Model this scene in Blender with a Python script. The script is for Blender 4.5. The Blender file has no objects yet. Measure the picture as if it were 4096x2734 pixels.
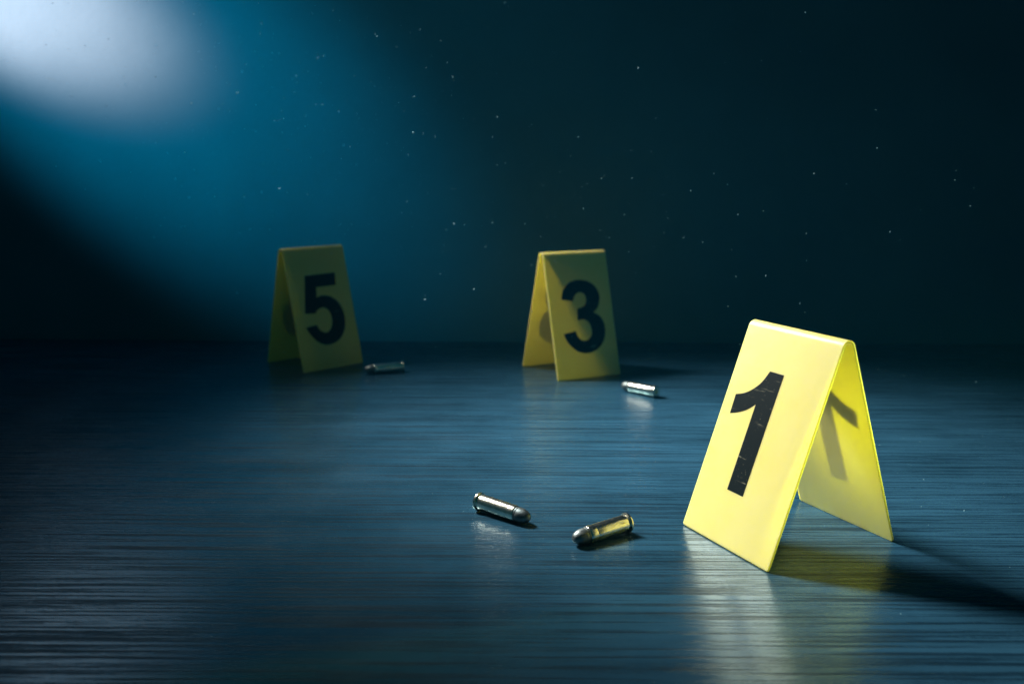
import bpy, bmesh, math, random
from mathutils import Vector, Matrix
random.seed(7)
sc = bpy.context.scene
C = sc.collection

# ------------------------------------------------------------------ camera
PITCH, ROLL, CAM_H = 0.19227, 0.00466, 0.20403
cam_d = bpy.data.cameras.new('camera')
cam = bpy.data.objects.new('camera', cam_d); C.objects.link(cam)
fw = Vector((0, math.cos(PITCH), -math.sin(PITCH)))
r0 = Vector((1, 0, 0)); u0 = r0.cross(fw)
cr, sr = math.cos(ROLL), math.sin(ROLL)
rx = r0*cr + u0*sr; up = u0*cr - r0*sr
M = Matrix((rx, up, -fw)).transposed().to_4x4()
M.translation = Vector((0, 0, CAM_H))
cam.matrix_world = M
cam_d.sensor_width = 36.0
cam_d.lens = 0.89945*36.0
cam_d.clip_start = 0.01; cam_d.clip_end = 50
cam_d.dof.use_dof = True
cam_d.dof.focus_distance = 0.52
cam_d.dof.aperture_fstop = 8.0
cam_d.dof.aperture_blades = 0
sc.camera = cam

# ------------------------------------------------------------------ world, exposure
w = bpy.data.worlds.new('World'); sc.world = w; w.use_nodes = True
bg = w.node_tree.nodes['Background']
bg.inputs[0].default_value = (0.0, 0.68, 0.95, 1); bg.inputs[1].default_value = 0.042
sc.view_settings.view_transform = 'Standard'
sc.view_settings.look = 'None'
sc.view_settings.exposure = 0; sc.view_settings.gamma = 1
sc.cycles.use_denoising = True
sc.cycles.max_bounces = 10
sc.cycles.volume_bounces = 0
sc.cycles.caustics_reflective = True
sc.cycles.sample_clamp_indirect = 6

# ------------------------------------------------------------------ lamps
def spot(name, loc, target, power, col, size_deg, blend, radius):
    l = bpy.data.lights.new(name, 'SPOT'); l.energy = power; l.color = col
    l.spot_size = math.radians(size_deg); l.spot_blend = blend; l.shadow_soft_size = radius
    o = bpy.data.objects.new(name, l); C.objects.link(o)
    o.location = loc
    o.rotation_euler = (Vector(target)-Vector(loc)).to_track_quat('-Z', 'Y').to_euler()
    return o
# the key: a lamp behind and to the left of the markers, above the frame
spot('key_spot_lamp', (-0.43, 0.98, 0.71), (0.17, 0.63, 0.0), 184, (1.0, 0.97, 0.90), 37.5, 1.0, 0.14)
# a low lamp beyond the right edge that shines through the rear leaf of marker 1
spot('back_spot_lamp', (0.66, 0.64, 0.11), (0.19, 0.475, 0.075), 33, (0.85, 1.0, 0.30), 15, 1.0, 0.03)
# two lamps beyond the top left corner, grazing the wall: a wide teal one and a narrow pale one
spot('teal_beam_lamp', (-1.28, 0.49, 0.97), (-0.455, 1.06, 0.345), 118, (0.0, 0.60, 0.98), 20, 1.0, 0.03)
spot('white_beam_lamp', (-1.20, 0.60, 0.68), (-0.542, 1.06, 0.380), 385, (1.0, 0.49, 0.46), 13.3, 1.0, 0.03)

# ------------------------------------------------------------------ helpers
def nodes(name):
    m = bpy.data.materials.new(name); m.use_nodes = True
    nt = m.node_tree; b = nt.nodes['Principled BSDF']
    return m, nt, b
def N(nt, typ, **kw):
    n = nt.nodes.new(typ)
    for k, v in kw.items():
        if k.startswith('i_'): n.inputs[k[2:].replace('_', ' ')].default_value = v
        else: setattr(n, k, v)
    return n
def ramp(nt, fac, stops):
    r = nt.nodes.new('ShaderNodeValToRGB')
    while len(r.color_ramp.elements) < len(stops): r.color_ramp.elements.new(0.5)
    for e, (p, c) in zip(r.color_ramp.elements, stops):
        e.position = p; e.color = (*c, 1) if not isinstance(c, (int, float)) else (c, c, c, 1)
    nt.links.new(fac, r.inputs[0]); return r
def coords(nt, scale, rot=(0, 0, 0)):
    tc = nt.nodes.new('ShaderNodeTexCoord'); mp = nt.nodes.new('ShaderNodeMapping')
    mp.inputs['Scale'].default_value = scale; mp.inputs['Rotation'].default_value = rot
    nt.links.new(tc.outputs['Object'], mp.inputs[0]); return mp.outputs[0]
def noise(nt, vec, scale, detail=2, rough=0.5, dist=0.0):
    n = nt.nodes.new('ShaderNodeTexNoise'); n.inputs['Scale'].default_value = scale
    n.inputs['Detail'].default_value = detail; n.inputs['Roughness'].default_value = rough
    n.inputs['Distortion'].default_value = dist
    nt.links.new(vec, n.inputs['Vector']); return n.outputs['Fac']
def math_n(nt, op, a, b):
    n = nt.nodes.new('ShaderNodeMath'); n.operation = op
    for i, v in enumerate((a, b)):
        if isinstance(v, (int, float)): n.inputs[i].default_value = v
        else: nt.links.new(v, n.inputs[i])
    return n.outputs[0]
def mesh_obj(name, verts, faces, mat, parent=None, smooth_angle=None):
    me = bpy.data.meshes.new(name); me.from_pydata([tuple(v) for v in verts], [], faces); me.update()
    bm = bmesh.new(); bm.from_mesh(me); bmesh.ops.recalc_face_normals(bm, faces=bm.faces); bm.to_mesh(me); bm.free()
    if mat: me.materials.append(mat)
    if smooth_angle is not None:
        for p in me.polygons: p.use_smooth = True
        me.set_sharp_from_angle(angle=math.radians(smooth_angle))
    o = bpy.data.objects.new(name, me); C.objects.link(o)
    if parent: o.parent = parent
    return o
def thing(name, label, cat, loc, rotz=0, group=None):
    o = bpy.data.objects.new(name, None); C.objects.link(o)
    o.location = loc; o.rotation_euler = (0, 0, rotz); o.empty_display_size = 0.02
    o['label'] = label; o['category'] = cat
    if group: o['group'] = group
    return o

# ------------------------------------------------------------------ materials
def wood_material():
    m, nt, b = nodes('dark_wood')
    # long wandering ridges and pores along X
    v1 = coords(nt, (8, 500, 1))
    n1 = noise(nt, v1, 1.0, 2, 0.5, 0.05)
    v2 = coords(nt, (50, 1100, 1))
    n2 = noise(nt, v2, 1.0, 3, 0.6)
    v3 = coords(nt, (3, 60, 1))
    n3 = noise(nt, v3, 1.0, 2, 0.5)
    v4 = coords(nt, (400, 1600, 1))
    n4 = noise(nt, v4, 1.0, 2, 0.6)
    v5 = coords(nt, (1, 1, 1)); n5 = noise(nt, v5, 14, 4, 0.6)
    v6 = coords(nt, (1, 1, 1)); n6 = noise(nt, v6, 420, 2, 0.6)
    a = math_n(nt, 'MULTIPLY', n1, 0.60)
    a = math_n(nt, 'ADD', a, math_n(nt, 'MULTIPLY', n2, 0.25))
    a = math_n(nt, 'ADD', a, math_n(nt, 'MULTIPLY', n4, 0.15))
    ridge = ramp(nt, a, [(0.43, 0.0), (0.52, 1.0)])
    col = ramp(nt, ridge.outputs[0], [(0.0, (0.005, 0.022, 0.042)), (1.0, (0.020, 0.072, 0.122))])
    patch = ramp(nt, math_n(nt, 'ADD', math_n(nt, 'MULTIPLY', n3, 0.6), math_n(nt, 'MULTIPLY', n5, 0.4)), [(0.35, 0.75), (0.65, 1.2)])
    mx = nt.nodes.new('ShaderNodeMix'); mx.data_type = 'RGBA'; mx.blend_type = 'MULTIPLY'; mx.inputs[0].default_value = 1
    nt.links.new(col.outputs[0], mx.inputs[6]); nt.links.new(patch.outputs[0], mx.inputs[7])
    nt.links.new(mx.outputs[2], b.inputs['Base Color'])
    rr = ramp(nt, ridge.outputs[0], [(0.0, 0.42), (1.0, 0.20)])
    r2 = math_n(nt, 'ADD', rr.outputs[0], math_n(nt, 'MULTIPLY', math_n(nt, 'SUBTRACT', n5, 0.5), 0.25))
    nt.links.new(r2, b.inputs['Roughness'])
    nt.links.new(ramp(nt, ridge.outputs[0], [(0.0, 0.25), (1.0, 0.55)]).outputs[0], b.inputs['Specular IOR Level'])
    b.inputs['IOR'].default_value = 1.62; b.inputs['Specular Tint'].default_value = (0.45, 0.88, 1.0, 1)
    bp = nt.nodes.new('ShaderNodeBump'); bp.inputs['Strength'].default_value = 0.55
    bp.inputs['Distance'].default_value = 0.00009
    h = math_n(nt, 'ADD', ridge.outputs[0], math_n(nt, 'MULTIPLY', n6, 0.15))
    nt.links.new(h, bp.inputs['Height']); nt.links.new(bp.outputs[0], b.inputs['Normal'])
    return m
def wall_material():
    m, nt, b = nodes('dark_plaster')
    n = noise(nt, coords(nt, (1, 1, 1)), 5, 5, 0.6)
    c = ramp(nt, n, [(0.3, (0.07, 0.175, 0.215)), (0.7, (0.095, 0.22, 0.265))])
    nt.links.new(c.outputs[0], b.inputs['Base Color'])
    b.inputs['Roughness'].default_value = 0.9; b.inputs['Specular IOR Level'].default_value = 0.2
    bp = nt.nodes.new('ShaderNodeBump'); bp.inputs['Strength'].default_value = 0.08; bp.inputs['Distance'].default_value = 0.002
    nt.links.new(noise(nt, coords(nt, (1, 1, 1)), 130, 4, 0.6), bp.inputs['Height']); nt.links.new(bp.outputs[0], b.inputs['Normal'])
    return m
def plastic_material():
    m, nt, b = nodes('yellow_plastic')
    b.inputs['Base Color'].default_value = (0.90, 0.74, 0.16, 1)
    n = noise(nt, coords(nt, (1, 1, 1)), 18, 3, 0.6)
    c = ramp(nt, n, [(0.3, (0.93, 0.70, 0.20)), (0.7, (0.95, 0.75, 0.25))])
    nt.links.new(c.outputs[0], b.inputs['Base Color'])
    b.inputs['Subsurface Weight'].default_value = 1.0
    b.inputs['Subsurface Radius'].default_value = (1.0, 0.95, 0.25)
    b.inputs['Subsurface Scale'].default_value = 0.0045
    r = ramp(nt, noise(nt, coords(nt, (1, 1, 1)), 60, 4, 0.65), [(0.3, 0.40), (0.7, 0.52)])
    nt.links.new(r.outputs[0], b.inputs['Roughness'])
    bp = nt.nodes.new('ShaderNodeBump'); bp.inputs['Strength'].default_value = 0.12; bp.inputs['Distance'].default_value = 0.0004
    nt.links.new(noise(nt, coords(nt, (1, 1, 1)), 90, 3, 0.5), bp.inputs['Height']); nt.links.new(bp.outputs[0], b.inputs['Normal'])
    return m
def ink_material():
    m, nt, b = nodes('black_ink')
    # scuffs: short thin scratches and flecks
    s1 = noise(nt, coords(nt, (60, 900, 300), (0.3, 0.2, 0.5)), 1.0, 2, 0.7)
    s2 = noise(nt, coords(nt, (1, 1, 1)), 700, 3, 0.7)
    area = noise(nt, coords(nt, (1, 1, 1)), 45, 2, 0.5)
    f = math_n(nt, 'MULTIPLY', ramp(nt, math_n(nt, 'MAXIMUM', s1, s2), [(0.64, 0.0), (0.72, 1.0)]).outputs[0],
               ramp(nt, area, [(0.45, 0.0), (0.7, 1.0)]).outputs[0])
    c = ramp(nt, f, [(0.0, (0.003, 0.008, 0.010)), (1.0, (0.22, 0.22, 0.16))])
    nt.links.new(c.outputs[0], b.inputs['Base Color'])
    b.inputs['Roughness'].default_value = 0.5; b.inputs['Specular IOR Level'].default_value = 0.1
    return m
def metal(name, c0, c1, rough0, rough1, scale=300, bump=0.1, dist=0.0002, stretch=(1, 1, 1)):
    m, nt, b = nodes(name)
    b.inputs['Metallic'].default_value = 1.0
    n = noise(nt, coords(nt, stretch), scale, 4, 0.65)
    n2 = noise(nt, coords(nt, (1, 1, 1)), scale*0.35, 3, 0.6)
    nt.links.new(ramp(nt, n2, [(0.35, c0), (0.6, c1)]).outputs[0], b.inputs['Base Color'])
    nt.links.new(ramp(nt, n, [(0.35, rough0), (0.65, rough1)]).outputs[0], b.inputs['Roughness'])
    bp = nt.nodes.new('ShaderNodeBump'); bp.inputs['Strength'].default_value = bump; bp.inputs['Distance'].default_value = dist
    nt.links.new(n, bp.inputs['Height']); nt.links.new(bp.outputs[0], b.inputs['Normal'])
    return m
WOOD, WALL, PLASTIC, INK = wood_material(), wall_material(), plastic_material(), ink_material()
CASE = metal('nickel_case', (0.76, 0.74, 0.62), (0.88, 0.86, 0.74), 0.19, 0.27, 900, 0.02, 0.00003)
LEAD = metal('lead_nose', (0.09, 0.12, 0.13), (0.20, 0.23, 0.23), 0.38, 0.6, 420, 0.5, 0.0004)
PRIMER = metal('brass_primer', (0.60, 0.45, 0.16), (0.70, 0.55, 0.22), 0.25, 0.4)

# ------------------------------------------------------------------ setting
def box(name, x0, x1, y0, y1, z0, z1, mat, bevel=0):
    v = [(x, y, z) for z in (z0, z1) for y in (y0, y1) for x in (x0, x1)]
    o = mesh_obj(name, v, [(0, 1, 3, 2), (4, 5, 7, 6), (0, 1, 5, 4), (2, 3, 7, 6), (0, 2, 6, 4), (1, 3, 7, 5)], mat)
    if bevel:
        m_ = o.modifiers.new('edge', 'BEVEL'); m_.width = bevel; m_.segments = 3
    o['kind'] = 'structure'; return o
box('table_top', -1.3, 1.3, -0.25, 1.05, -0.025, 0.0, WOOD, 0.002)
box('wall', -4, 4, 1.06, 1.18, -0.9, 3.0, WALL)
box('floor', -4, 4, -2.5, 1.06, -0.95, -0.75, WALL)

hm = bpy.data.materials.new('thin_haze'); hm.use_nodes = True; hn = hm.node_tree
hn.nodes.remove(hn.nodes['Principled BSDF'])
pv = hn.nodes.new('ShaderNodeVolumePrincipled')
pv.inputs['Color'].default_value = (0.03, 0.55, 0.95, 1); pv.inputs['Density'].default_value = 0.030
hn.links.new(pv.outputs[0], hn.nodes['Material Output'].inputs['Volume'])
hz = box('haze', -5, 5, -3, 2.2, -1.95, 3.4, None); hz.data.materials.append(hm); hz['kind'] = 'stuff'

# ------------------------------------------------------------------ numbered markers
MARK_W, MARK_L, THK, BEND = 0.0707, 0.125, 0.0014, 0.0045
def smooth_outline(pts, corners, sub=5):
    n = len(pts); out = []
    P = [Vector(q) for q in pts]
    for i in range(n):
        a, b_ = P[i], P[(i+1) % n]
        if i in corners and (i+1) % n in corners:
            out.append(a); continue
        p0 = P[i-1] if i not in corners else a
        p3 = P[(i+2) % n] if (i+1) % n not in corners else b_
        for k in range(sub):
            t = k/sub
            out.append(0.5*((2*a) + (b_-p0)*t + (2*p0-5*a+4*b_-p3)*t*t + (3*a-p0-3*b_+p3)*t**3))
    return out
NUM = {
 1: ([(-7.6, 26.4), (3.2, 26.4), (2.6, 95.2), (-10.2, 95.2), (-10.0, 45.9), (-14.8, 50.0), (-20.7, 53.1), (-27.2, 55.3), (-27.5, 44.0), (-21.2, 41.9), (-15.6, 38.2), (-10.9, 33.2)],
     {0, 1, 2, 3, 4, 7, 8}),
 3: ([(-21.3, 47.2), (-18.9, 39.7), (-14.5, 34.2), (-7.8, 30.3), (1.0, 29.1), (10.6, 31.0), (18.0, 36.0), (21.6, 43.0), (21.6, 50.0), (18.6, 57.0), (13.2, 61.9), (20.0, 66.3), (23.6, 73.6), (23.6, 82.2), (20.5, 90.4), (14.2, 96.8), (5.8, 100.3), (-2.8, 100.5), (-10.9, 97.6), (-16.8, 92.5), (-21.0, 86.5), (-23.0, 80.4), (-9.4, 78.5), (-7.5, 84.0), (-4.5, 87.5), (-0.3, 88.7), (4.1, 87.6), (7.3, 84.3), (8.5, 79.9), (7.9, 74.3), (5.5, 70.2), (1.1, 68.0), (-5.8, 68.3), (-4.8, 57.1), (1.6, 55.7), (5.2, 52.6), (6.4, 48.2), (5.5, 44.0), (2.1, 41.6), (-2.4, 41.7), (-6.3, 44.7), (-8.4, 49.6)],
     {0, 10, 21, 22, 32, 33, 41}),
 5: ([(-15.5, 29.4), (20.1, 28.9), (18.8, 41.7), (-4.6, 41.9), (-6.1, 52.2), (-0.9, 51.0), (5.9, 51.4), (12.4, 54.1), (18.2, 59.5), (21.9, 67.5), (22.7, 76.6), (20.8, 85.6), (16.0, 93.4), (9.1, 98.6), (0.7, 100.6), (-7.0, 99.8), (-14.0, 96.0), (-19.0, 90.4), (-22.2, 85.4), (-24.0, 80.9), (-11.6, 79.5), (-9.2, 84.3), (-5.5, 87.4), (-1.1, 88.2), (3.0, 86.1), (6.2, 80.8), (7.2, 73.8), (5.7, 67.7), (2.1, 63.9), (-3.0, 63.1), (-7.9, 65.0), (-10.7, 68.1), (-22.6, 67.0)],
     {0, 1, 2, 3, 4, 19, 20, 31, 32}),
}
def make_marker(num, x, y, th, al, label):
    root = thing('evidence_marker', label, 'evidence marker', (x, y, 0), th, 'numbered yellow markers')
    H = MARK_L*math.cos(al); S = MARK_L*math.sin(al); R = BEND
    # tangent from the foot (-S, z0) to the bend circle
    z0 = THK*math.sin(al)
    cy, cz = 0.0, H-R
    dx, dz = cy+S, cz-z0
    d = math.hypot(dx, dz); base = math.atan2(dz, dx); off = math.asin(R/d)
    ang = base+off                       # direction of the front leg, going up
    tl = math.sqrt(d*d-R*R)
    dirv = (math.cos(ang), math.sin(ang)); nrm = (-math.sin(ang), math.cos(ang))   # outward normal of the front leg
    outer = []
    for s_ in [0, .0002, .0005, .0009, .0014, .002, .004] + [tl*k/12 for k in range(1, 12)] + [tl]:
        outer.append(((-S+dirv[0]*s_, z0+dirv[1]*s_), nrm, s_))
    a0 = math.atan2(nrm[1], nrm[0])
    for k in range(1, 13):
        a = a0+(math.pi/2-a0)*k/12
        outer.append(((cy+R*math.cos(a), cz+R*math.sin(a)), (math.cos(a), math.sin(a)), 1))
    outer += [((-p[0][0], p[0][1]), (-p[1][0], p[1][1]), p[2]) for p in reversed(outer[:-1])]
    verts, faces = [], []
    rc = 0.0014
    for (py, pz), (ny, nz), s_ in outer:
        hw = MARK_W/2
        if s_ < rc: hw -= rc-math.sqrt(max(0, rc*rc-(rc-s_)**2))
        # a bent sheet flares a little at the edges of the fold
        verts += [(-hw, py, pz), (hw, py, pz), (hw, py-ny*THK, pz-nz*THK), (-hw, py-ny*THK, pz-nz*THK)]
    n = len(outer)
    for i in range(n-1):
        a, b_ = 4*i, 4*i+4
        for k in range(4):
            faces.append((a+k, a+(k+1) % 4, b_+(k+1) % 4, b_+k))
    faces += [(3, 2, 1, 0), (4*n-4, 4*n-3, 4*n-2, 4*n-1)]
    sh = mesh_obj('folded_sheet', verts, faces, PLASTIC, root, 40)
    bv = sh.modifiers.new('edge', 'BEVEL'); bv.width = 0.00025; bv.segments = 2; bv.limit_method = 'ANGLE'; bv.angle_limit = math.radians(50)
    # numerals printed on both outer faces
    pts, cor = NUM[num]; ol = smooth_outline(pts, cor)
    for side in (1, -1):
        vs = []
        for lift in (0.00002, 0.00009):
            for q in ol:
                u_ = q.x*0.001; s_ = MARK_L-0.0004-q.y*0.001
                py = -S+dirv[0]*s_+nrm[0]*lift; pz = z0+dirv[1]*s_+nrm[1]*lift
                vs.append((u_*side, py*side, pz))
        m_ = len(ol)
        fs = [tuple(range(m_, 2*m_)), tuple(range(m_-1, -1, -1))] + [(i, (i+1) % m_, m_+(i+1) % m_, m_+i) for i in range(m_)]
        mesh_obj('numeral', vs, fs, INK, root)
    return root
make_marker(1, 0.15492, 0.48901, -1.10778, 0.3701, 'brightly lit yellow tent marker with black numeral 1, nearest on the right')
make_marker(3, 0.05881, 0.90011, 0.47536, 0.2973, 'dim olive yellow tent marker with black numeral 3, standing behind in the middle')
make_marker(5, -0.20324, 0.93048, 0.78054, 0.2817, 'barely visible green tinted tent marker with numeral 5, in shadow at the back')

# ------------------------------------------------------------------ cartridges
def lathe(name, prof, mat, parent, seg=64, ang=35):
    verts, faces = [], []
    rows = []
    for (x, r) in prof:
        if r < 1e-7: rows.append([len(verts)]); verts.append((x, 0, 0))
        else:
            rows.append(list(range(len(verts), len(verts)+seg)))
            for k in range(seg):
                a = 2*math.pi*k/seg; verts.append((x, r*math.cos(a), r*math.sin(a)))
    for A, B in zip(rows, rows[1:]):
        for k in range(seg):
            k2 = (k+1) % seg
            if len(A) == 1 and len(B) == 1: continue
            if len(A) == 1: faces.append((A[0], B[k], B[k2]))
            elif len(B) == 1: faces.append((A[k], B[0], A[k2]))
            else: faces.append((A[k], B[k], B[k2], A[k2]))
    return mesh_obj(name, verts, faces, mat, parent, ang)
mm = 0.001
def case_profile():
    p = [(0.3, 0.0), (0.3, 2.2), (0.05, 2.25), (0.0, 2.5), (0.0, 5.25), (0.08, 5.45), (0.25, 5.55), (1.15, 5.55), (1.33, 5.47), (1.42, 5.25),
         (1.5, 4.75), (1.6, 4.45), (2.1, 4.45), (2.5, 4.70), (2.8, 4.80), (10, 4.80), (18, 4.79), (24.0, 4.78), (24.3, 4.74), (24.55, 4.70), (24.8, 4.74), (25.1, 4.78),
         (28.3, 4.76), (28.8, 4.70), (29.2, 4.58), (29.3, 4.50), (29.2, 4.40), (28.6, 4.30), (28.6, 0)]
    return [(a*mm, b*mm) for a, b in p]
def nose_profile():
    p = [(28.7, 0), (28.7, 4.2), (29.1, 4.42), (30.0, 4.42), (30.4, 4.36), (30.55, 4.2), (30.7, 4.3), (31.2, 4.42)]
    for k in range(1, 15):
        t = k/14; p.append((31.2+7.6*math.sin(t*math.pi/2), 4.42*math.cos(t*math.pi/2)**0.82 if t < 1 else 0))
    return [(a*mm, b*mm) for a, b in p]
def make_cartridge(base, nose, roll, label):
    # base, nose: centre of the head and direction on the floor
    d = Vector((nose[0]-base[0], nose[1]-base[1], 0)).normalized()
    root = thing('cartridge', label, 'cartridge', (base[0], base[1], 0), math.atan2(d.y, d.x), 'loose cartridges on the floor')
    tilt = math.asin((5.55-4.80)/27.5)
    parts = [lathe('case', case_profile(), CASE, root), lathe('bullet', nose_profile(), LEAD, root)]
    pr = lathe('primer', [(0.28*mm, 0), (0.12*mm, 0), (0.12*mm, 1.9*mm), (0.2*mm, 2.1*mm), (0.29*mm, 2.15*mm)], PRIMER, root, 32)
    parts.append(pr)
    for o in parts:
        o.location = (0, 0, 5.55*mm); o.rotation_euler = (roll, tilt, 0)
    return root
first = make_cartridge((-0.0196, 0.5221), (0.0120, 0.4965), 0.3, 'silver cartridge with grey nose pointing right, left of the pair in front')
def copy_cartridge(base, nose, roll, label):
    d = Vector((nose[0]-base[0], nose[1]-base[1], 0))
    r = first.copy(); C.objects.link(r); r.location = (base[0], base[1], 0)
    r.rotation_euler = (0, 0, math.atan2(d.y, d.x)); r['label'] = label
    for ch in first.children:
        c = ch.copy(); C.objects.link(c); c.parent = r; c.rotation_euler = (roll, ch.rotation_euler[1], 0)
    return r
copy_cartridge((0.0656, 0.4901), (0.0327, 0.4676), 1.9, 'cartridge reflecting yellow along its side, nose pointing towards the camera, beside marker 1')
copy_cartridge((0.1280, 0.7925), (0.1029, 0.8182), 2.8, 'distant shiny cartridge with bright white highlight, beside the foot of marker 3')
copy_cartridge((-0.1075, 0.8915), (-0.1370, 0.8812), 1.2, 'faint blurred cartridge in the shade, beside the foot of marker 5')

# ------------------------------------------------------------------ dust hanging in the light and lying on the table
DUST, nt_, b_ = nodes('dust')
b_.inputs['Base Color'].default_value = (0.30, 0.58, 0.66, 1); b_.inputs['Roughness'].default_value = 0.8
ico = bmesh.new(); bmesh.ops.create_icosphere(ico, subdivisions=1, radius=1)
iv = [v.co.copy() for v in ico.verts]; idx = [tuple(v.index for v in f.verts) for f in ico.faces]; ico.free()
dv, df = [], []
def mote(p, r, flat=1.0):
    k = len(dv)
    sx, sy = r*random.uniform(0.7, 1.3), r*random.uniform(0.7, 1.3)
    for c in iv: dv.append((p[0]+c.x*sx, p[1]+c.y*sy, p[2]+c.z*r*flat))
    df.extend([tuple(k+i for i in f) for f in idx])
def size(): return min(0.00055, 0.000075*math.exp(abs(random.gauss(0, 0.75))))
for i in range(2200):                       # along the wide beam, from the corner down to the markers
    t = random.random()**0.9
    q = Vector((-0.48, 1.00, 0.33)).lerp(Vector((0.22, 0.50, 0.13)), t)
    sg = 0.17-0.06*t
    q += Vector((random.gauss(0, sg), random.gauss(0, sg*0.6)*(0.3 if t < 0.4 else 1), random.gauss(0, sg*0.6)))
    if q.z < 0.004 or q.y > 1.055 or q.y < 0.3: continue
    if q.x > -0.05 and random.random() < 0.6: continue      # thinner away from the beam
    mote(q, size()*(1+1.6*max(0, q.y-0.6)))
for i in range(500):                        # lint lying on the table
    q = (random.uniform(-0.25, 0.5), random.uniform(0.3, 0.95), 0)
    r = size()*0.8; mote((q[0], q[1], r*0.4), r, 0.4)
du = mesh_obj('dust', dv, df, DUST); du['kind'] = 'stuff'
